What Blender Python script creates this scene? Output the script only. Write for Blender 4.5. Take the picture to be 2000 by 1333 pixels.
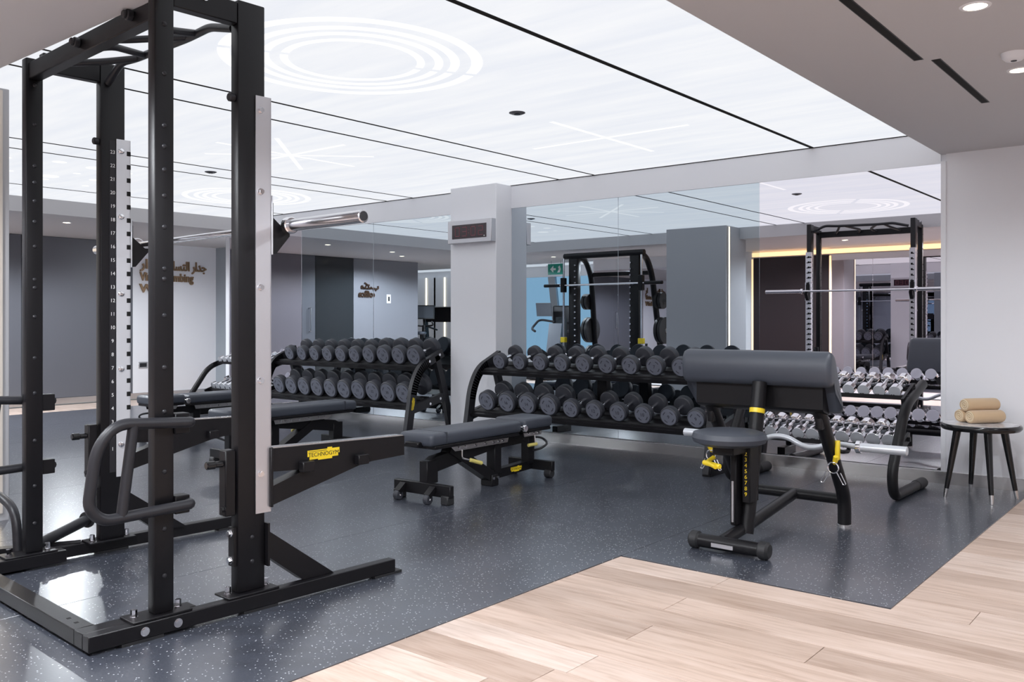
import bpy, bmesh, math, random
from mathutils import Vector, Matrix
random.seed(4)
for o in list(bpy.data.objects): bpy.data.objects.remove(o)
SC = bpy.context.scene
COL = SC.collection
# ------------------------------------------------------------------ camera, world, exposure
cd = bpy.data.cameras.new('camera'); cam = bpy.data.objects.new('camera', cd); COL.objects.link(cam)
cd.sensor_width = 36; cd.lens = 1733*36/2000; cd.shift_y = -37.7/2000; cd.clip_start = .05; cd.clip_end = 200
cam.location = (0, 0, 1.2); cam.rotation_euler = (math.pi/2, 0, math.radians(39.27))
SC.camera = cam
w = bpy.data.worlds.new('sky'); SC.world = w; w.use_nodes = True
w.node_tree.nodes['Background'].inputs[0].default_value = (.62, .75, .84, 1)
w.node_tree.nodes['Background'].inputs[1].default_value = 1.0
vs = SC.view_settings; vs.view_transform = 'Standard'; vs.look = 'None'; vs.exposure = 0.14; vs.gamma = 1; vs.use_curve_mapping = False
PANEL_L = 0.845          # luminous ceiling
SPOT_W = 185            # recessed downlights
LED_L = 3.0
# ------------------------------------------------------------------ materials
def mat(name, col, rough=.5, metal=0., spec=.5, emit=None, es=0., coat=0., bump=None, sheen=0.):
    m = bpy.data.materials.new(name); m.use_nodes = True
    b = m.node_tree.nodes['Principled BSDF']
    b.inputs['Base Color'].default_value = (*col, 1); b.inputs['Roughness'].default_value = rough
    b.inputs['Metallic'].default_value = metal; b.inputs['Specular IOR Level'].default_value = spec
    b.inputs['Coat Weight'].default_value = coat; b.inputs['Sheen Weight'].default_value = sheen
    if emit: b.inputs['Emission Color'].default_value = (*emit, 1); b.inputs['Emission Strength'].default_value = es
    if bump:
        n, l = m.node_tree.nodes, m.node_tree.links
        tc = n.new('ShaderNodeTexCoord'); t = n.new('ShaderNodeTexNoise'); t.inputs['Scale'].default_value = bump[0]
        t.inputs['Detail'].default_value = 3
        bp = n.new('ShaderNodeBump'); bp.inputs['Strength'].default_value = bump[1]; bp.inputs['Distance'].default_value = .002
        l.new(tc.outputs['Object'], t.inputs['Vector']); l.new(t.outputs[0], bp.inputs['Height']); l.new(bp.outputs[0], b.inputs['Normal'])
    return m
def nodes(m): return m.node_tree.nodes, m.node_tree.links, m.node_tree.nodes['Principled BSDF']
def ramp(n, pts):
    r = n.new('ShaderNodeValToRGB'); e = r.color_ramp.elements
    e[0].position, e[0].color = pts[0][0], (*pts[0][1], 1); e[1].position, e[1].color = pts[-1][0], (*pts[-1][1], 1)
    for p, c in pts[1:-1]: x = e.new(p); x.color = (*c, 1)
    return r
M = {}
M['white'] = mat('white_paint', (.84, .85, .89), .55, bump=(60, .05))
M['soffit'] = mat('soffit_paint', (.56, .55, .565), .6, bump=(60, .05))
M['greywall'] = mat('grey_panel', (.235, .24, .265), .35, bump=(30, .04))
M['greydoor'] = mat('grey_door_panel', (.125, .13, .15), .3, bump=(30, .04))
M['darkglass'] = mat('dark_glass', (.03, .034, .037), .12)
M['bluegrey'] = mat('blue_grey_panel', (.32, .36, .40), .4)
M['brown'] = mat('dark_brown_panel', (.028, .02, .022), .35)
M['column'] = mat('column_paint', (.42, .42, .44), .5, bump=(40, .05))
M['black'] = mat('black_powder_coat', (.0075, .007, .0085), .36, spec=.28, bump=(900, .12))
M['blackgrey'] = mat('charcoal_powder_coat', (.017, .017, .021), .4, spec=.4, bump=(900, .12))
M['blackgloss'] = mat('black_gloss', (.006, .006, .007), .15)
M['rubber'] = mat('black_rubber', (.018, .018, .02), .55, bump=(500, .15))
M['vinyl'] = mat('charcoal_vinyl', (.050, .057, .074), .40, spec=.5, bump=(700, .12))
M['dbrim'] = mat('dumbbell_rubber', (.034, .036, .046), .5, bump=(400, .1))
M['dbface'] = mat('dumbbell_disc', (.15, .16, .20), .45)
M['dbmark'] = mat('dumbbell_print', (.02, .02, .03), .5)
M['chrome'] = mat('chrome', (.82, .82, .85), .09, 1.)
M['chromeface'] = mat('machined_steel', (.60, .62, .66), .38, .55)
M['sleeve'] = mat('satin_chrome', (.66, .66, .69), .2, 1.)
M['steel'] = mat('brushed_steel', (.70, .69, .69), .24, 1.)
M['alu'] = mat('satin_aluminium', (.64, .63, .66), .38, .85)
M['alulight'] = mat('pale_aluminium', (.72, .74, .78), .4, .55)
M['yellow'] = mat('yellow_plastic', (.82, .60, .02), .35)
M['paleyellow'] = mat('pale_yellow_grip', (.72, .62, .18), .4)
M['ink'] = mat('black_ink', (.01, .01, .01), .5)
M['numwhite'] = mat('white_print', (.8, .8, .8), .5)
M['gold'] = mat('bronze_letter', (.34, .22, .13), .35, .8)
M['darkbronze'] = mat('dark_bronze_letter', (.10, .06, .04), .35, .8)
M['towel'] = mat('beige_terry', (.62, .44, .27), .95, spec=.1, sheen=.4, bump=(420, .9))
M['toweledge'] = mat('cream_terry', (.78, .64, .44), .95, spec=.1, sheen=.4, bump=(420, .9))
M['mirror'] = mat('clear_mirror', (.86, .83, .88), .0, 1.)
M['mirrortint'] = mat('grey_tinted_mirror', (.60, .66, .71), .0, 1.)
M['mirrorback'] = mat('rose_mirror', (.74, .68, .70), .0, 1.)
M['led'] = mat('warm_led', (.9, .8, .6), .5, emit=(1, .60, .27), es=LED_L*.55)
M['ledcool'] = mat('white_led', (.9, .9, .85), .5, emit=(1, .82, .55), es=LED_L*.75)
M['lamp'] = mat('downlight_lens', (.9, .9, .85), .5, emit=(1, .83, .58), es=9)
M['ledred'] = mat('led_digits', (.14, .05, .07), .4, emit=(.35, .04, .05), es=.12)
M['screen'] = mat('screen_glass', (.05, .055, .065), .12, emit=(.3, .33, .38), es=.08)
M['clockglass'] = mat('clock_window', (.035, .018, .026), .12)
M['exitgreen'] = mat('exit_sign_green', (.01, .12, .09), .4, emit=(.01, .16, .12), es=.4)
M['wallblack'] = mat('black_gap', (.004, .004, .004), .9)
M['beige'] = mat('beige_panel', (.60, .545, .49), .5)
M['mullion'] = mat('window_mullion', (.36, .39, .42), .45)
# luminous fabric with a faint wood-like streak
def lum(name, k):
    m = mat(name, (.8, .8, .8), .6)
    n, l, b = nodes(m)
    tc = n.new('ShaderNodeTexCoord'); mp = n.new('ShaderNodeMapping'); mp.inputs['Scale'].default_value = (.7, 5, 1)
    mp.inputs['Rotation'].default_value = (0, 0, math.radians(38))
    t = n.new('ShaderNodeTexNoise'); t.inputs['Scale'].default_value = 1.4; t.inputs['Detail'].default_value = 5
    r = ramp(n, [(.3, (k*.87, k*.90, k*.965)), (.7, (k*.965, k*.98, k*1.01))])
    l.new(tc.outputs['Object'], mp.inputs[0]); l.new(mp.outputs[0], t.inputs['Vector']); l.new(t.outputs[0], r.inputs[0])
    l.new(r.outputs[0], b.inputs['Emission Color']); b.inputs['Emission Strength'].default_value = 1
    b.inputs['Base Color'].default_value = (.1, .1, .1, 1); b.inputs['Specular IOR Level'].default_value = 0
    return m
M['lum'] = lum('luminous_fabric', PANEL_L)
M['lummark'] = mat('luminous_print', (.1, .1, .1), .6, spec=0, emit=(1, 1, 1), es=PANEL_L*1.16)
# rubber floor with pale speckles
def rubber_floor():
    m = mat('speckled_rubber_floor', (.03, .032, .04), .3, spec=.95, coat=.45)
    m.node_tree.nodes['Principled BSDF'].inputs['Coat Roughness'].default_value = .24
    n, l, b = nodes(m)
    tc = n.new('ShaderNodeTexCoord')
    v = n.new('ShaderNodeTexVoronoi'); v.inputs['Scale'].default_value = 78; v.inputs['Randomness'].default_value = 1
    lt = n.new('ShaderNodeMath'); lt.operation = 'LESS_THAN'; lt.inputs[1].default_value = .22
    wn = n.new('ShaderNodeTexWhiteNoise'); wn.noise_dimensions = '3D'
    gt = n.new('ShaderNodeMath'); gt.operation = 'GREATER_THAN'; gt.inputs[1].default_value = .62
    mu = n.new('ShaderNodeMath'); mu.operation = 'MULTIPLY'
    l.new(tc.outputs['Object'], v.inputs['Vector']); l.new(v.outputs['Distance'], lt.inputs[0])
    l.new(v.outputs['Position'], wn.inputs['Vector']); l.new(wn.outputs['Value'], gt.inputs[0])
    l.new(lt.outputs[0], mu.inputs[0]); l.new(gt.outputs[0], mu.inputs[1])
    t = n.new('ShaderNodeTexNoise'); t.inputs['Scale'].default_value = 1.1; t.inputs['Detail'].default_value = 2
    l.new(tc.outputs['Object'], t.inputs['Vector'])
    r = ramp(n, [(.3, (.044, .049, .064)), (.7, (.060, .067, .086))]); l.new(t.outputs[0], r.inputs[0])
    mx = n.new('ShaderNodeMixRGB'); mx.inputs[2].default_value = (.55, .57, .62, 1)
    l.new(mu.outputs[0], mx.inputs[0]); l.new(r.outputs[0], mx.inputs[1]); l.new(mx.outputs[0], b.inputs['Base Color'])
    rr = n.new('ShaderNodeMapRange'); rr.inputs[3].default_value = .27; rr.inputs[4].default_value = .31
    l.new(t.outputs[0], rr.inputs[0]); l.new(rr.outputs[0], b.inputs['Roughness'])
    t2 = n.new('ShaderNodeTexNoise'); t2.inputs['Scale'].default_value = 160
    l.new(tc.outputs['Object'], t2.inputs['Vector'])
    bp = n.new('ShaderNodeBump'); bp.inputs['Strength'].default_value = .12; bp.inputs['Distance'].default_value = .002
    l.new(t2.outputs[0], bp.inputs['Height']); l.new(bp.outputs[0], b.inputs['Normal'])
    return m
M['mat'] = rubber_floor()
def oak():
    m = mat('pale_oak', (.6, .42, .3), .42, spec=.4)
    n, l, b = nodes(m)
    oi = n.new('ShaderNodeObjectInfo'); tc = n.new('ShaderNodeTexCoord')
    mp = n.new('ShaderNodeMapping'); mp.inputs['Scale'].default_value = (1.3, 15, 1)
    cx = n.new('ShaderNodeCombineXYZ'); k = n.new('ShaderNodeMath'); k.operation = 'MULTIPLY'; k.inputs[1].default_value = 40
    l.new(oi.outputs['Random'], k.inputs[0]); l.new(k.outputs[0], cx.inputs[2]); l.new(k.outputs[0], cx.inputs[0])
    ad = n.new('ShaderNodeVectorMath'); l.new(mp.outputs[0], ad.inputs[0]); l.new(cx.outputs[0], ad.inputs[1])
    l.new(tc.outputs['Object'], mp.inputs[0])
    t = n.new('ShaderNodeTexNoise'); t.inputs['Scale'].default_value = 2.2; t.inputs['Detail'].default_value = 8; t.inputs['Roughness'].default_value = .62
    t.inputs['Distortion'].default_value = .5
    l.new(ad.outputs[0], t.inputs['Vector'])
    r = ramp(n, [(.28, (.44, .32, .25)), (.5, (.60, .465, .385)), (.75, (.68, .555, .48))]); l.new(t.outputs[0], r.inputs[0])
    r2 = ramp(n, [(0, (.80, .76, .73)), (.55, (1.0, .97, .95)), (1, (1.16, 1.2, 1.24))]); l.new(oi.outputs['Random'], r2.inputs[0])
    mx = n.new('ShaderNodeMixRGB'); mx.blend_type = 'MULTIPLY'; mx.inputs[0].default_value = 1
    l.new(r.outputs[0], mx.inputs[1]); l.new(r2.outputs[0], mx.inputs[2]); l.new(mx.outputs[0], b.inputs['Base Color'])
    return m
M['oak'] = oak()
def marble():
    m = mat('white_marble', (.75, .75, .77), .12)
    n, l, b = nodes(m)
    tc = n.new('ShaderNodeTexCoord'); t = n.new('ShaderNodeTexNoise'); t.inputs['Scale'].default_value = 9; t.inputs['Detail'].default_value = 6; t.inputs['Distortion'].default_value = 1.5
    r = ramp(n, [(.35, (.45, .44, .45)), (.5, (.76, .75, .77)), (.7, (.82, .81, .83))])
    l.new(tc.outputs['Object'], t.inputs['Vector']); l.new(t.outputs[0], r.inputs[0]); l.new(r.outputs[0], b.inputs['Base Color'])
    return m
M['marble'] = marble()
def pane():
    m = bpy.data.materials.new('blue_window_film'); m.use_nodes = True
    n, l = m.node_tree.nodes, m.node_tree.links
    n.remove(n['Principled BSDF'])
    t = n.new('ShaderNodeBsdfTransparent'); t.inputs[0].default_value = (.72, .86, .95, 1)
    g = n.new('ShaderNodeBsdfGlossy'); g.inputs['Roughness'].default_value = .02
    mx = n.new('ShaderNodeMixShader'); mx.inputs[0].default_value = .06
    l.new(t.outputs[0], mx.inputs[1]); l.new(g.outputs[0], mx.inputs[2]); l.new(mx.outputs[0], n['Material Output'].inputs[0])
    return m
M['pane'] = pane()
# ------------------------------------------------------------------ mesh builder
V = Vector
def fil(pts, rad, n=5):
    """round the corners of a polyline"""
    P = [V(p) for p in pts]; out = [P[0]]
    for i in range(1, len(P)-1):
        a, b, c = P[i-1], P[i], P[i+1]
        d1, d2 = (a-b), (c-b); r = min(rad, d1.length*.49, d2.length*.49)
        s, e = b+d1.normalized()*r, b+d2.normalized()*r
        for k in range(n+1):
            t = k/n; out.append((1-t)**2*s + 2*t*(1-t)*b + t*t*e)
    out.append(P[-1]); return out
class MB:
    def __init__(s): s.bm = bmesh.new()
    def _f(s, vs, sm=False):
        try: f = s.bm.faces.new(vs); f.smooth = sm
        except ValueError: pass
    def box(s, x0, x1, y0, y1, z0, z1, bev=0, seg=1, sm=False):
        v = [s.bm.verts.new(p) for p in ((x0,y0,z0),(x1,y0,z0),(x1,y1,z0),(x0,y1,z0),(x0,y0,z1),(x1,y0,z1),(x1,y1,z1),(x0,y1,z1))]
        fs = []
        for q in ((3,2,1,0),(4,5,6,7),(0,1,5,4),(1,2,6,5),(2,3,7,6),(3,0,4,7)):
            f = s.bm.faces.new([v[i] for i in q]); fs.append(f)
        if bev:
            es = list({e for f in fs for e in f.edges})
            r = bmesh.ops.bevel(s.bm, geom=es, offset=bev, segments=seg, affect='EDGES', profile=.5)
            if seg > 1 or sm:
                for f in r['faces']: f.smooth = True
                for f in fs:
                    if f.is_valid: f.smooth = True
        return s
    def bar(s, p0, p1, wd, ht, up=(0,0,1)):
        """rectangular bar between two points: wd sideways, ht along up"""
        a, b = V(p0), V(p1); d = (b-a).normalized(); u = V(up); sd = d.cross(u)
        if sd.length < 1e-4: sd = d.cross(V((0,1,0)))
        sd.normalize(); u = sd.cross(d).normalized()
        r = []
        for p in (a, b):
            r.append([s.bm.verts.new(p + sd*i*wd/2 + u*j*ht/2) for i, j in ((-1,-1),(1,-1),(1,1),(-1,1))])
        s._f(r[0][::-1]); s._f(r[1])
        for i in range(4): j = (i+1) % 4; s._f([r[0][i], r[0][j], r[1][j], r[1][i]])
        return s
    def tube(s, pts, r, n=12, caps=True, rs=None):
        P = [V(p) for p in pts]; rings = []; prev = None
        for i, p in enumerate(P):
            d = (P[min(i+1, len(P)-1)] - P[max(i-1, 0)]).normalized()
            if prev is None:
                a = d.cross(V((0,0,1)))
                if a.length < .05: a = d.cross(V((0,1,0)))
            else:
                a = prev - d*prev.dot(d)
            a.normalize(); prev = a; b = d.cross(a)
            rr = rs[i] if rs else r
            rings.append([s.bm.verts.new(p + (a*math.cos(t*2*math.pi/n) + b*math.sin(t*2*math.pi/n))*rr) for t in range(n)])
        for q in range(len(rings)-1):
            for i in range(n):
                j = (i+1) % n; s._f([rings[q][i], rings[q][j], rings[q+1][j], rings[q+1][i]], True)
        if caps: s._f(rings[0][::-1]); s._f(rings[-1])
        return s
    def cyl(s, p0, p1, r, n=16, r2=None):
        return s.tube([p0, p1], r, n, rs=[r, r if r2 is None else r2])
    def rod(s, p0, p1, r, c=.004, n=24):
        """cylinder with chamfered ends"""
        a, b = V(p0), V(p1); d = (b-a).normalized()
        return s.tube([a, a+d*c, b-d*c, b], r, n, rs=[r-c, r, r, r-c])
    def prism(s, poly, axis, a0, a1, sm=False):
        """polygon (2-D) extruded along 'x','y' or 'z'"""
        def P(p, a): return {'x': (a, p[0], p[1]), 'y': (p[0], a, p[1]), 'z': (p[0], p[1], a)}[axis]
        A = [s.bm.verts.new(P(p, a0)) for p in poly]; B = [s.bm.verts.new(P(p, a1)) for p in poly]
        s._f(A[::-1]); s._f(B); n = len(poly)
        for i in range(n): j = (i+1) % n; s._f([A[i], A[j], B[j], B[i]], sm)
        return s
    def lathe(s, prof, c=(0,0,0), n=28, axis='z', closed=False):
        rings = []
        for r, z in prof:
            ring = []
            for t in range(n):
                a = t*2*math.pi/n; x, y = r*math.cos(a), r*math.sin(a)
                p = {'z': (x, y, z), 'y': (x, z, y), 'x': (z, x, y)}[axis]
                ring.append(s.bm.verts.new(V(c)+V(p)))
            rings.append(ring)
        for q in range(len(rings)-1):
            for i in range(n): j = (i+1) % n; s._f([rings[q][i], rings[q][j], rings[q+1][j], rings[q+1][i]], True)
        if closed:
            for i in range(n): j = (i+1) % n; s._f([rings[-1][i], rings[-1][j], rings[0][j], rings[0][i]])
            return s
        s._f(rings[0][::-1]); s._f(rings[-1]); return s
    def ball(s, c, r, sc=(1,1,1)):
        bmesh.ops.create_icosphere(s.bm, subdivisions=2, radius=r, matrix=Matrix.Translation(c) @ Matrix.Diagonal((*sc, 1)))
        return s
    def mesh(s, name, m):
        bmesh.ops.recalc_face_normals(s.bm, faces=s.bm.faces)
        me = bpy.data.meshes.new(name); s.bm.to_mesh(me); s.bm.free(); me.materials.append(m)
        me.set_sharp_from_angle(angle=math.radians(42))
        return me
    def build(s, name, m, parent=None):
        return put(name, s.mesh(name, m), parent)
def put(name, me, parent=None, loc=None, rot=None):
    o = bpy.data.objects.new(name, me); COL.objects.link(o); o.parent = parent
    if loc: o.location = loc
    if rot: o.rotation_euler = rot
    return o
def tag(o, label, cat, group=None):
    o['label'] = label; o['category'] = cat
    if group: o['group'] = group
    return o
def thing(name, label, cat, loc=(0,0,0), rz=0, group=None):
    o = bpy.data.objects.new(name, None); COL.objects.link(o); o.location = loc; o.rotation_euler = (0, 0, rz); o.empty_display_size = .1
    return tag(o, label, cat, group)
def struct(o, label, cat):
    o['kind'] = 'structure'; o['label'] = label; o['category'] = cat; return o
def copy_tree(o, parent=None):
    c = o.copy(); COL.objects.link(c); c.parent = parent
    for ch in list(o.children): copy_tree(ch, c)
    return c
def text_mesh(name, s, size, m, depth=.002, align='CENTER', bold=0.):
    cu = bpy.data.curves.new(name, 'FONT'); cu.body = s; cu.size = size; cu.extrude = depth; cu.align_x = align; cu.align_y = 'CENTER'; cu.resolution_u = 3; cu.offset = bold
    o = bpy.data.objects.new(name, cu); COL.objects.link(o)
    bpy.context.view_layer.update()
    dg = bpy.context.evaluated_depsgraph_get()
    me = bpy.data.meshes.new_from_object(o.evaluated_get(dg)); me.name = name
    bpy.data.objects.remove(o); me.materials.clear(); me.materials.append(m)
    return me
def ordn(i): return ['first','second','third','fourth','fifth','sixth','seventh','eighth','ninth','tenth'][i]
YW, HC, HS, HM = 7.10, 2.609, 2.437, 2.372
XS, YS, XF = -1.70, 1.77, -10.55       # soffit edges
XL, YB = -13.3, -.6                    # left wall, wall behind the camera
# ================================================================== SETTING
fl = MB().box(-19, 3, -3.2, 8.5, -.06, -.02).build('floor', M['oak'])
struct(fl, 'pale oak plank floor around the dark rubber gym flooring', 'floor')
# oak planks (run along x)
PW = .2; plank_meshes = {}
def plank(x0, x1, y0, y1):
    key = (round(x1-x0, 3), round(y1-y0, 3))
    if key not in plank_meshes:
        L, W = key; plank_meshes[key] = MB().box(0, L-.0022, 0, W-.0022, -.02, 0, .0012).mesh('plank', M['oak'])
    put('plank', plank_meshes[key], fl, (x0, y0, 0))
def row(x0, x1, y0, y1, joints):
    xs = [x0]+[j for j in joints if x0+.05 < j < x1-.05]+[x1]
    for a, b in zip(xs, xs[1:]): plank(a, b, y0, y1)
y = 3.865
rows = []
while y > -.59: rows.append((max(y-PW, -.6), y)); y -= PW
JN = [[-1.838, .5, 2.1], [-2.05+2.2, 1.6], [-1.851, -1.18+1.6, 1.9], [-1.178, 1.0], [-1.786, .3, 2.0], [-.6, 1.2], [-1.775, .1, 1.9]]
for i, (a, b) in enumerate(rows):
    js = JN[i % 7] if i < 7 else [-2.2+random.random()*1.6, .2+random.random(), 1.9+random.random()*.5]
    row(-2.44, 3, a, b, js)
y = 3.865; i = 0
while y < 7.05:
    row(-1.12, 3, y, min(y+PW, 7.075), [-.9+random.random()*1.7, 1.2+random.random()*1.2]); y += PW; i += 1
# rubber rolls
sx = [-12.15, -10.66, -9.3, -7.93, -6.57, -5.2, -3.84, -2.44]
for i, (a, b) in enumerate(zip(sx, sx[1:])):
    MB().box(a+.0012, b-.0012, .6, YW-.012, -.02, .004, .001).build('rubber_mat', M['mat'], fl)
MB().box(-2.44+.0012, -1.12, 3.868, YW-.012, -.02, .004, .001).build('rubber_mat', M['mat'], fl)
# ---- ceiling: soffits + slab
cb = MB()
cb.box(-19, 3, -3.2, 8.5, HC+.07, HC+.12)
cb.box(-19, 3, -.9, YS, HS, HC+.07)
cb.box(XS, 3, YS, 8.5, HS, HC+.07)
cb.box(-19, XF, YS, 8.5, HS, HC+.07)
cb.box(XF, XS, YW, 8.5, HS, HC+.07)
ceil = struct(cb.build('ceiling', M['soffit']), 'greige dropped soffits framing the luminous white ceiling field', 'ceiling')
xs = [XF, -9.65, -7.675, -7.25, -5.195, -4.775, -2.662, XS]
panels = []
for a, b in zip(xs, xs[1:]):
    g = .001
    p = MB().box(a+g, b-g, YS+.005, YW-.012, HC, HC+.02).build('light_panel', M['lum'], ceil); panels.append(p)
for k, x in enumerate(xs[1:-1]):
    h_ = .015 if k == 5 else .0085
    MB().box(x-h_, x+h_, YS+.005, YW-.012, HC-.004, HC-.0005).build('panel_joint', M['wallblack'], ceil)
MB().box(XF, XS, YW-.014, YW-.008, HC-.006, HC+.02).build('edge_joint', M['wallblack'], ceil)
MB().box(-12.9, -10.05, -3.15, -.95, HC-.05, HC-.03).build('light_panel', M['lum'], ceil)
MB().box(-18.8, -13.1, -3.15, -.95, HC-.05, HC-.03).build('light_panel', M['lum'], ceil)
def arc(cx, cy, r0, r1, a0, a1, z, n=40):
    m = MB(); ring = []
    for k in range(n+1):
        a = a0+(a1-a0)*k/n; c, s_ = math.cos(a), math.sin(a)
        ring.append([m.bm.verts.new((cx+r*c, cy+r*s_, zz)) for r, zz in ((r0, z), (r1, z), (r1, z+.0008), (r0, z+.0008))])
    for p, q in zip(ring, ring[1:]):
        for i in range(4): j = (i+1) % 4; m._f([p[i], p[j], q[j], q[i]])
    m._f(ring[0][::-1]); m._f(ring[-1]); return m
def rings(panel, cx, cy, sc=1):
    for r1, wd in ((.70, .062), (.575, .05), (.485, .045), (.385, .042)):
        r1 *= sc; wd *= sc; g = .022/r1; a = math.radians(62)
        for k in (0, 1): arc(cx, cy, r1-wd, r1, a+k*math.pi+g, a+(k+1)*math.pi-g, HC-.001).build('ring_motif', M['lummark'], panel)
rings(panels[5], -3.70, 3.17); rings(panels[1], -8.66, 5.87)
def cross(panel, cx, cy, ang=0, n=2, L=.7):
    for k in range(n):
        a = ang+k*math.pi/n; d = V((math.cos(a), math.sin(a), 0))
        c = V((cx, cy, HC-.0006-.0003*k)); MB().bar(c-d*L, c+d*L, .035, .0008).build('cross_motif', M['lummark'], panel)
cross(panels[5], -3.74, 5.71); cross(panels[3], -6.2, 4.62, 0, 4)
for k in range(16):
    x, y = -8.66+(k % 4-1.5)*.36+random.uniform(-.08,.08), 3.7+(k//4-1.5)*.36+random.uniform(-.08,.08)
    MB().cyl((x, y, HC-.001), (x, y, HC-.0002), random.choice((.035, .06, .09)), 18).build('dot_motif', M['lummark'], panels[1])
# smoke detectors in the luminous ceiling
for k, (x, y) in enumerate(((-3.754, 4.646), (-7.465, 4.66))):
    t = thing('ceiling_sensor', ['small dark round sensor in the luminous panel between ring and cross motifs','small dark round sensor in the narrow luminous ceiling strip'][k], 'sensor', (x, y, HC), 0, 'sensors in the luminous ceiling')
    MB().lathe([(.001, -.012), (.035, -.012), (.055, -.004), (.055, 0)]).build('sensor_body', M['greydoor'], t)
    MB().lathe([(.018, -.016), (.022, -.012)], n=16).build('sensor_lens', M['blackgloss'], t)
# linear slots in the right soffit
for k, (x, y0, y1) in enumerate(((-1.165, 1.2, 4.46), (-1.10, 4.50, 5.565))):
    s_ = thing('linear_diffuser', ['long black linear slot in the right-hand soffit','shorter black linear slot at the mirror-wall end of the soffit'][k], 'air vent', (x, (y0+y1)/2, HS), 0, 'linear slots in the soffit')
    L = (y1-y0)/2
    MB().box(-.019, .019, -L, L, -.0015, .0).build('slot_opening', M['wallblack'], s_)
    for sx_ in (-1, 1): MB().box(sx_*.019-.002, sx_*.019+.002, -L, L, -.002, .0).build('slot_edge', M['blackgrey'], s_)
# downlights
def downlight(x, y, label, z=HS, watts=SPOT_W):
    t = thing('downlight', label, 'downlight', (x, y, z), 0, 'recessed round downlights')
    MB().lathe([(.043, -.003), (.055, -.003), (.058, 0), (.043, 0)], closed=True).build('trim_ring', M['white'], t)
    MB().lathe([(.001, -.0012), (.0425, -.0012), (.0425, 0)]).build('lamp_lens', M['lamp'], t)
    ld = bpy.data.lights.new('downlight_lamp', 'SPOT'); ld.energy = watts; ld.spot_size = math.radians(165); ld.spot_blend = .35; ld.shadow_soft_size = .05; ld.color = (.90, .945, 1)
    lo = bpy.data.objects.new('downlight_lamp', ld); COL.objects.link(lo); lo.parent = t; lo.location = (0, 0, -.02)
downlight(-.795, 3.84, 'round downlight in the soffit beside the long black slot', HS, 46)
downlight(-.828, 4.95, 'round downlight beyond the smoke alarm at the right edge', HS, 46)
downlight(-.80, 2.2, 'round downlight over the oak floor nearest the camera side', HS, 46); downlight(.9, 3.2, 'round downlight over the oak aisle right of the frame', HS, 40); downlight(.9, 5.2, 'round downlight by the white wall right of the frame', HS, 40)
downlight(-11.3, 5.05, 'round downlight in the far soffit before the grey doors'); downlight(-11.3, 7.3, 'round downlight above the lettered white wall', HS, 45)
for k, (x, y) in enumerate(((-11.6, .6), (-10.1, .6), (-8.4, .6), (-4.6, .6), (-3.0, .6), (-12.2, 2.6), (-11.6, 3.4), (-1.2, .8))):
    downlight(x, y, 'round rear-soffit downlight seen in the mirrors, '+['farthest by the office panel','before the exit sign','above the smith machine','between column and rack','above the rack','by the dark glass door','in front of the grey doors','behind the camera'][k])
t = thing('smoke_alarm', 'white round smoke alarm on the soffit by the right edge', 'smoke alarm', (-.797, 4.625, HS))
MB().lathe([(.001, -.035), (.035, -.034), (.05, -.02), (.055, 0)]).build('alarm_body', M['white'], t)
MB().lathe([(.012, -.037), (.014, -.034)], n=12).build('alarm_vent', M['dbmark'], t)
# ---- mirror wall
wb = MB()
wb.box(-10.9, 3, YW+.008, YW+.2, 0, HC+.06)
wb.box(-10.9, XS, YW-.008, YW+.008, HM, HC+.03)         # bulkhead strip above the mirrors
wb.box(-1.66, 3, YW-.02, YW+.008, 0, HS)              # plain white wall at the right
wb.box(-1.694, -1.66, YW-.032, YW+.008, .095, HM+.01)     # edge profile
wb.box(-10.98, -10.9, YW-.01, 8.5, 0, HC)
wall = struct(wb.build('wall_back', M['white']), 'white wall carrying the long row of gym mirrors', 'wall')
def mirror(x0, x1, mk, dy=0, rz=0):
    me = MB().box(-(x1-x0)/2+.001, (x1-x0)/2-.001, 0, .007, .1, HM, .0012).mesh('mirror_panel', M[mk])
    put('mirror_panel', me, wall, ((x0+x1)/2, YW-dy, 0), (0, 0, rz))
mirror(-10.9, -9.286, 'mirror', .002); mirror(-9.286, -7.926, 'mirrortint'); mirror(-7.926, -6.44, 'mirrortint', 0, -.0022)
mirror(-5.81, -4.513, 'mirrortint'); mirror(-4.513, -3.114, 'mirrortint', 0, .0012); mirror(-3.114, -1.694, 'mirror', .006)
bb = MB(); bb.box(-10.9, -6.45, YW-.014, YW+.008, 0, .098, .002); bb.box(-5.80, 3, YW-.026, YW+.008, 0, .096, .002)
struct(bb.build('baseboard_back', M['steel']), 'brushed steel skirting below the mirrors and white wall', 'baseboard')
pl = MB(); pl.box(-6.44, -5.81, 6.85, YW+.02, 0, HC-.002, .004)
struct(pl.build('wall_pillar', M['white']), 'white square pillar carrying the digital clock', 'pillar')
pb = MB().box(-6.446, -5.804, 6.844, YW, 0, .096, .002).build('baseboard_pillar', M['steel']); struct(pb, 'brushed steel skirting wrapped round the white pillar', 'baseboard')
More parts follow.
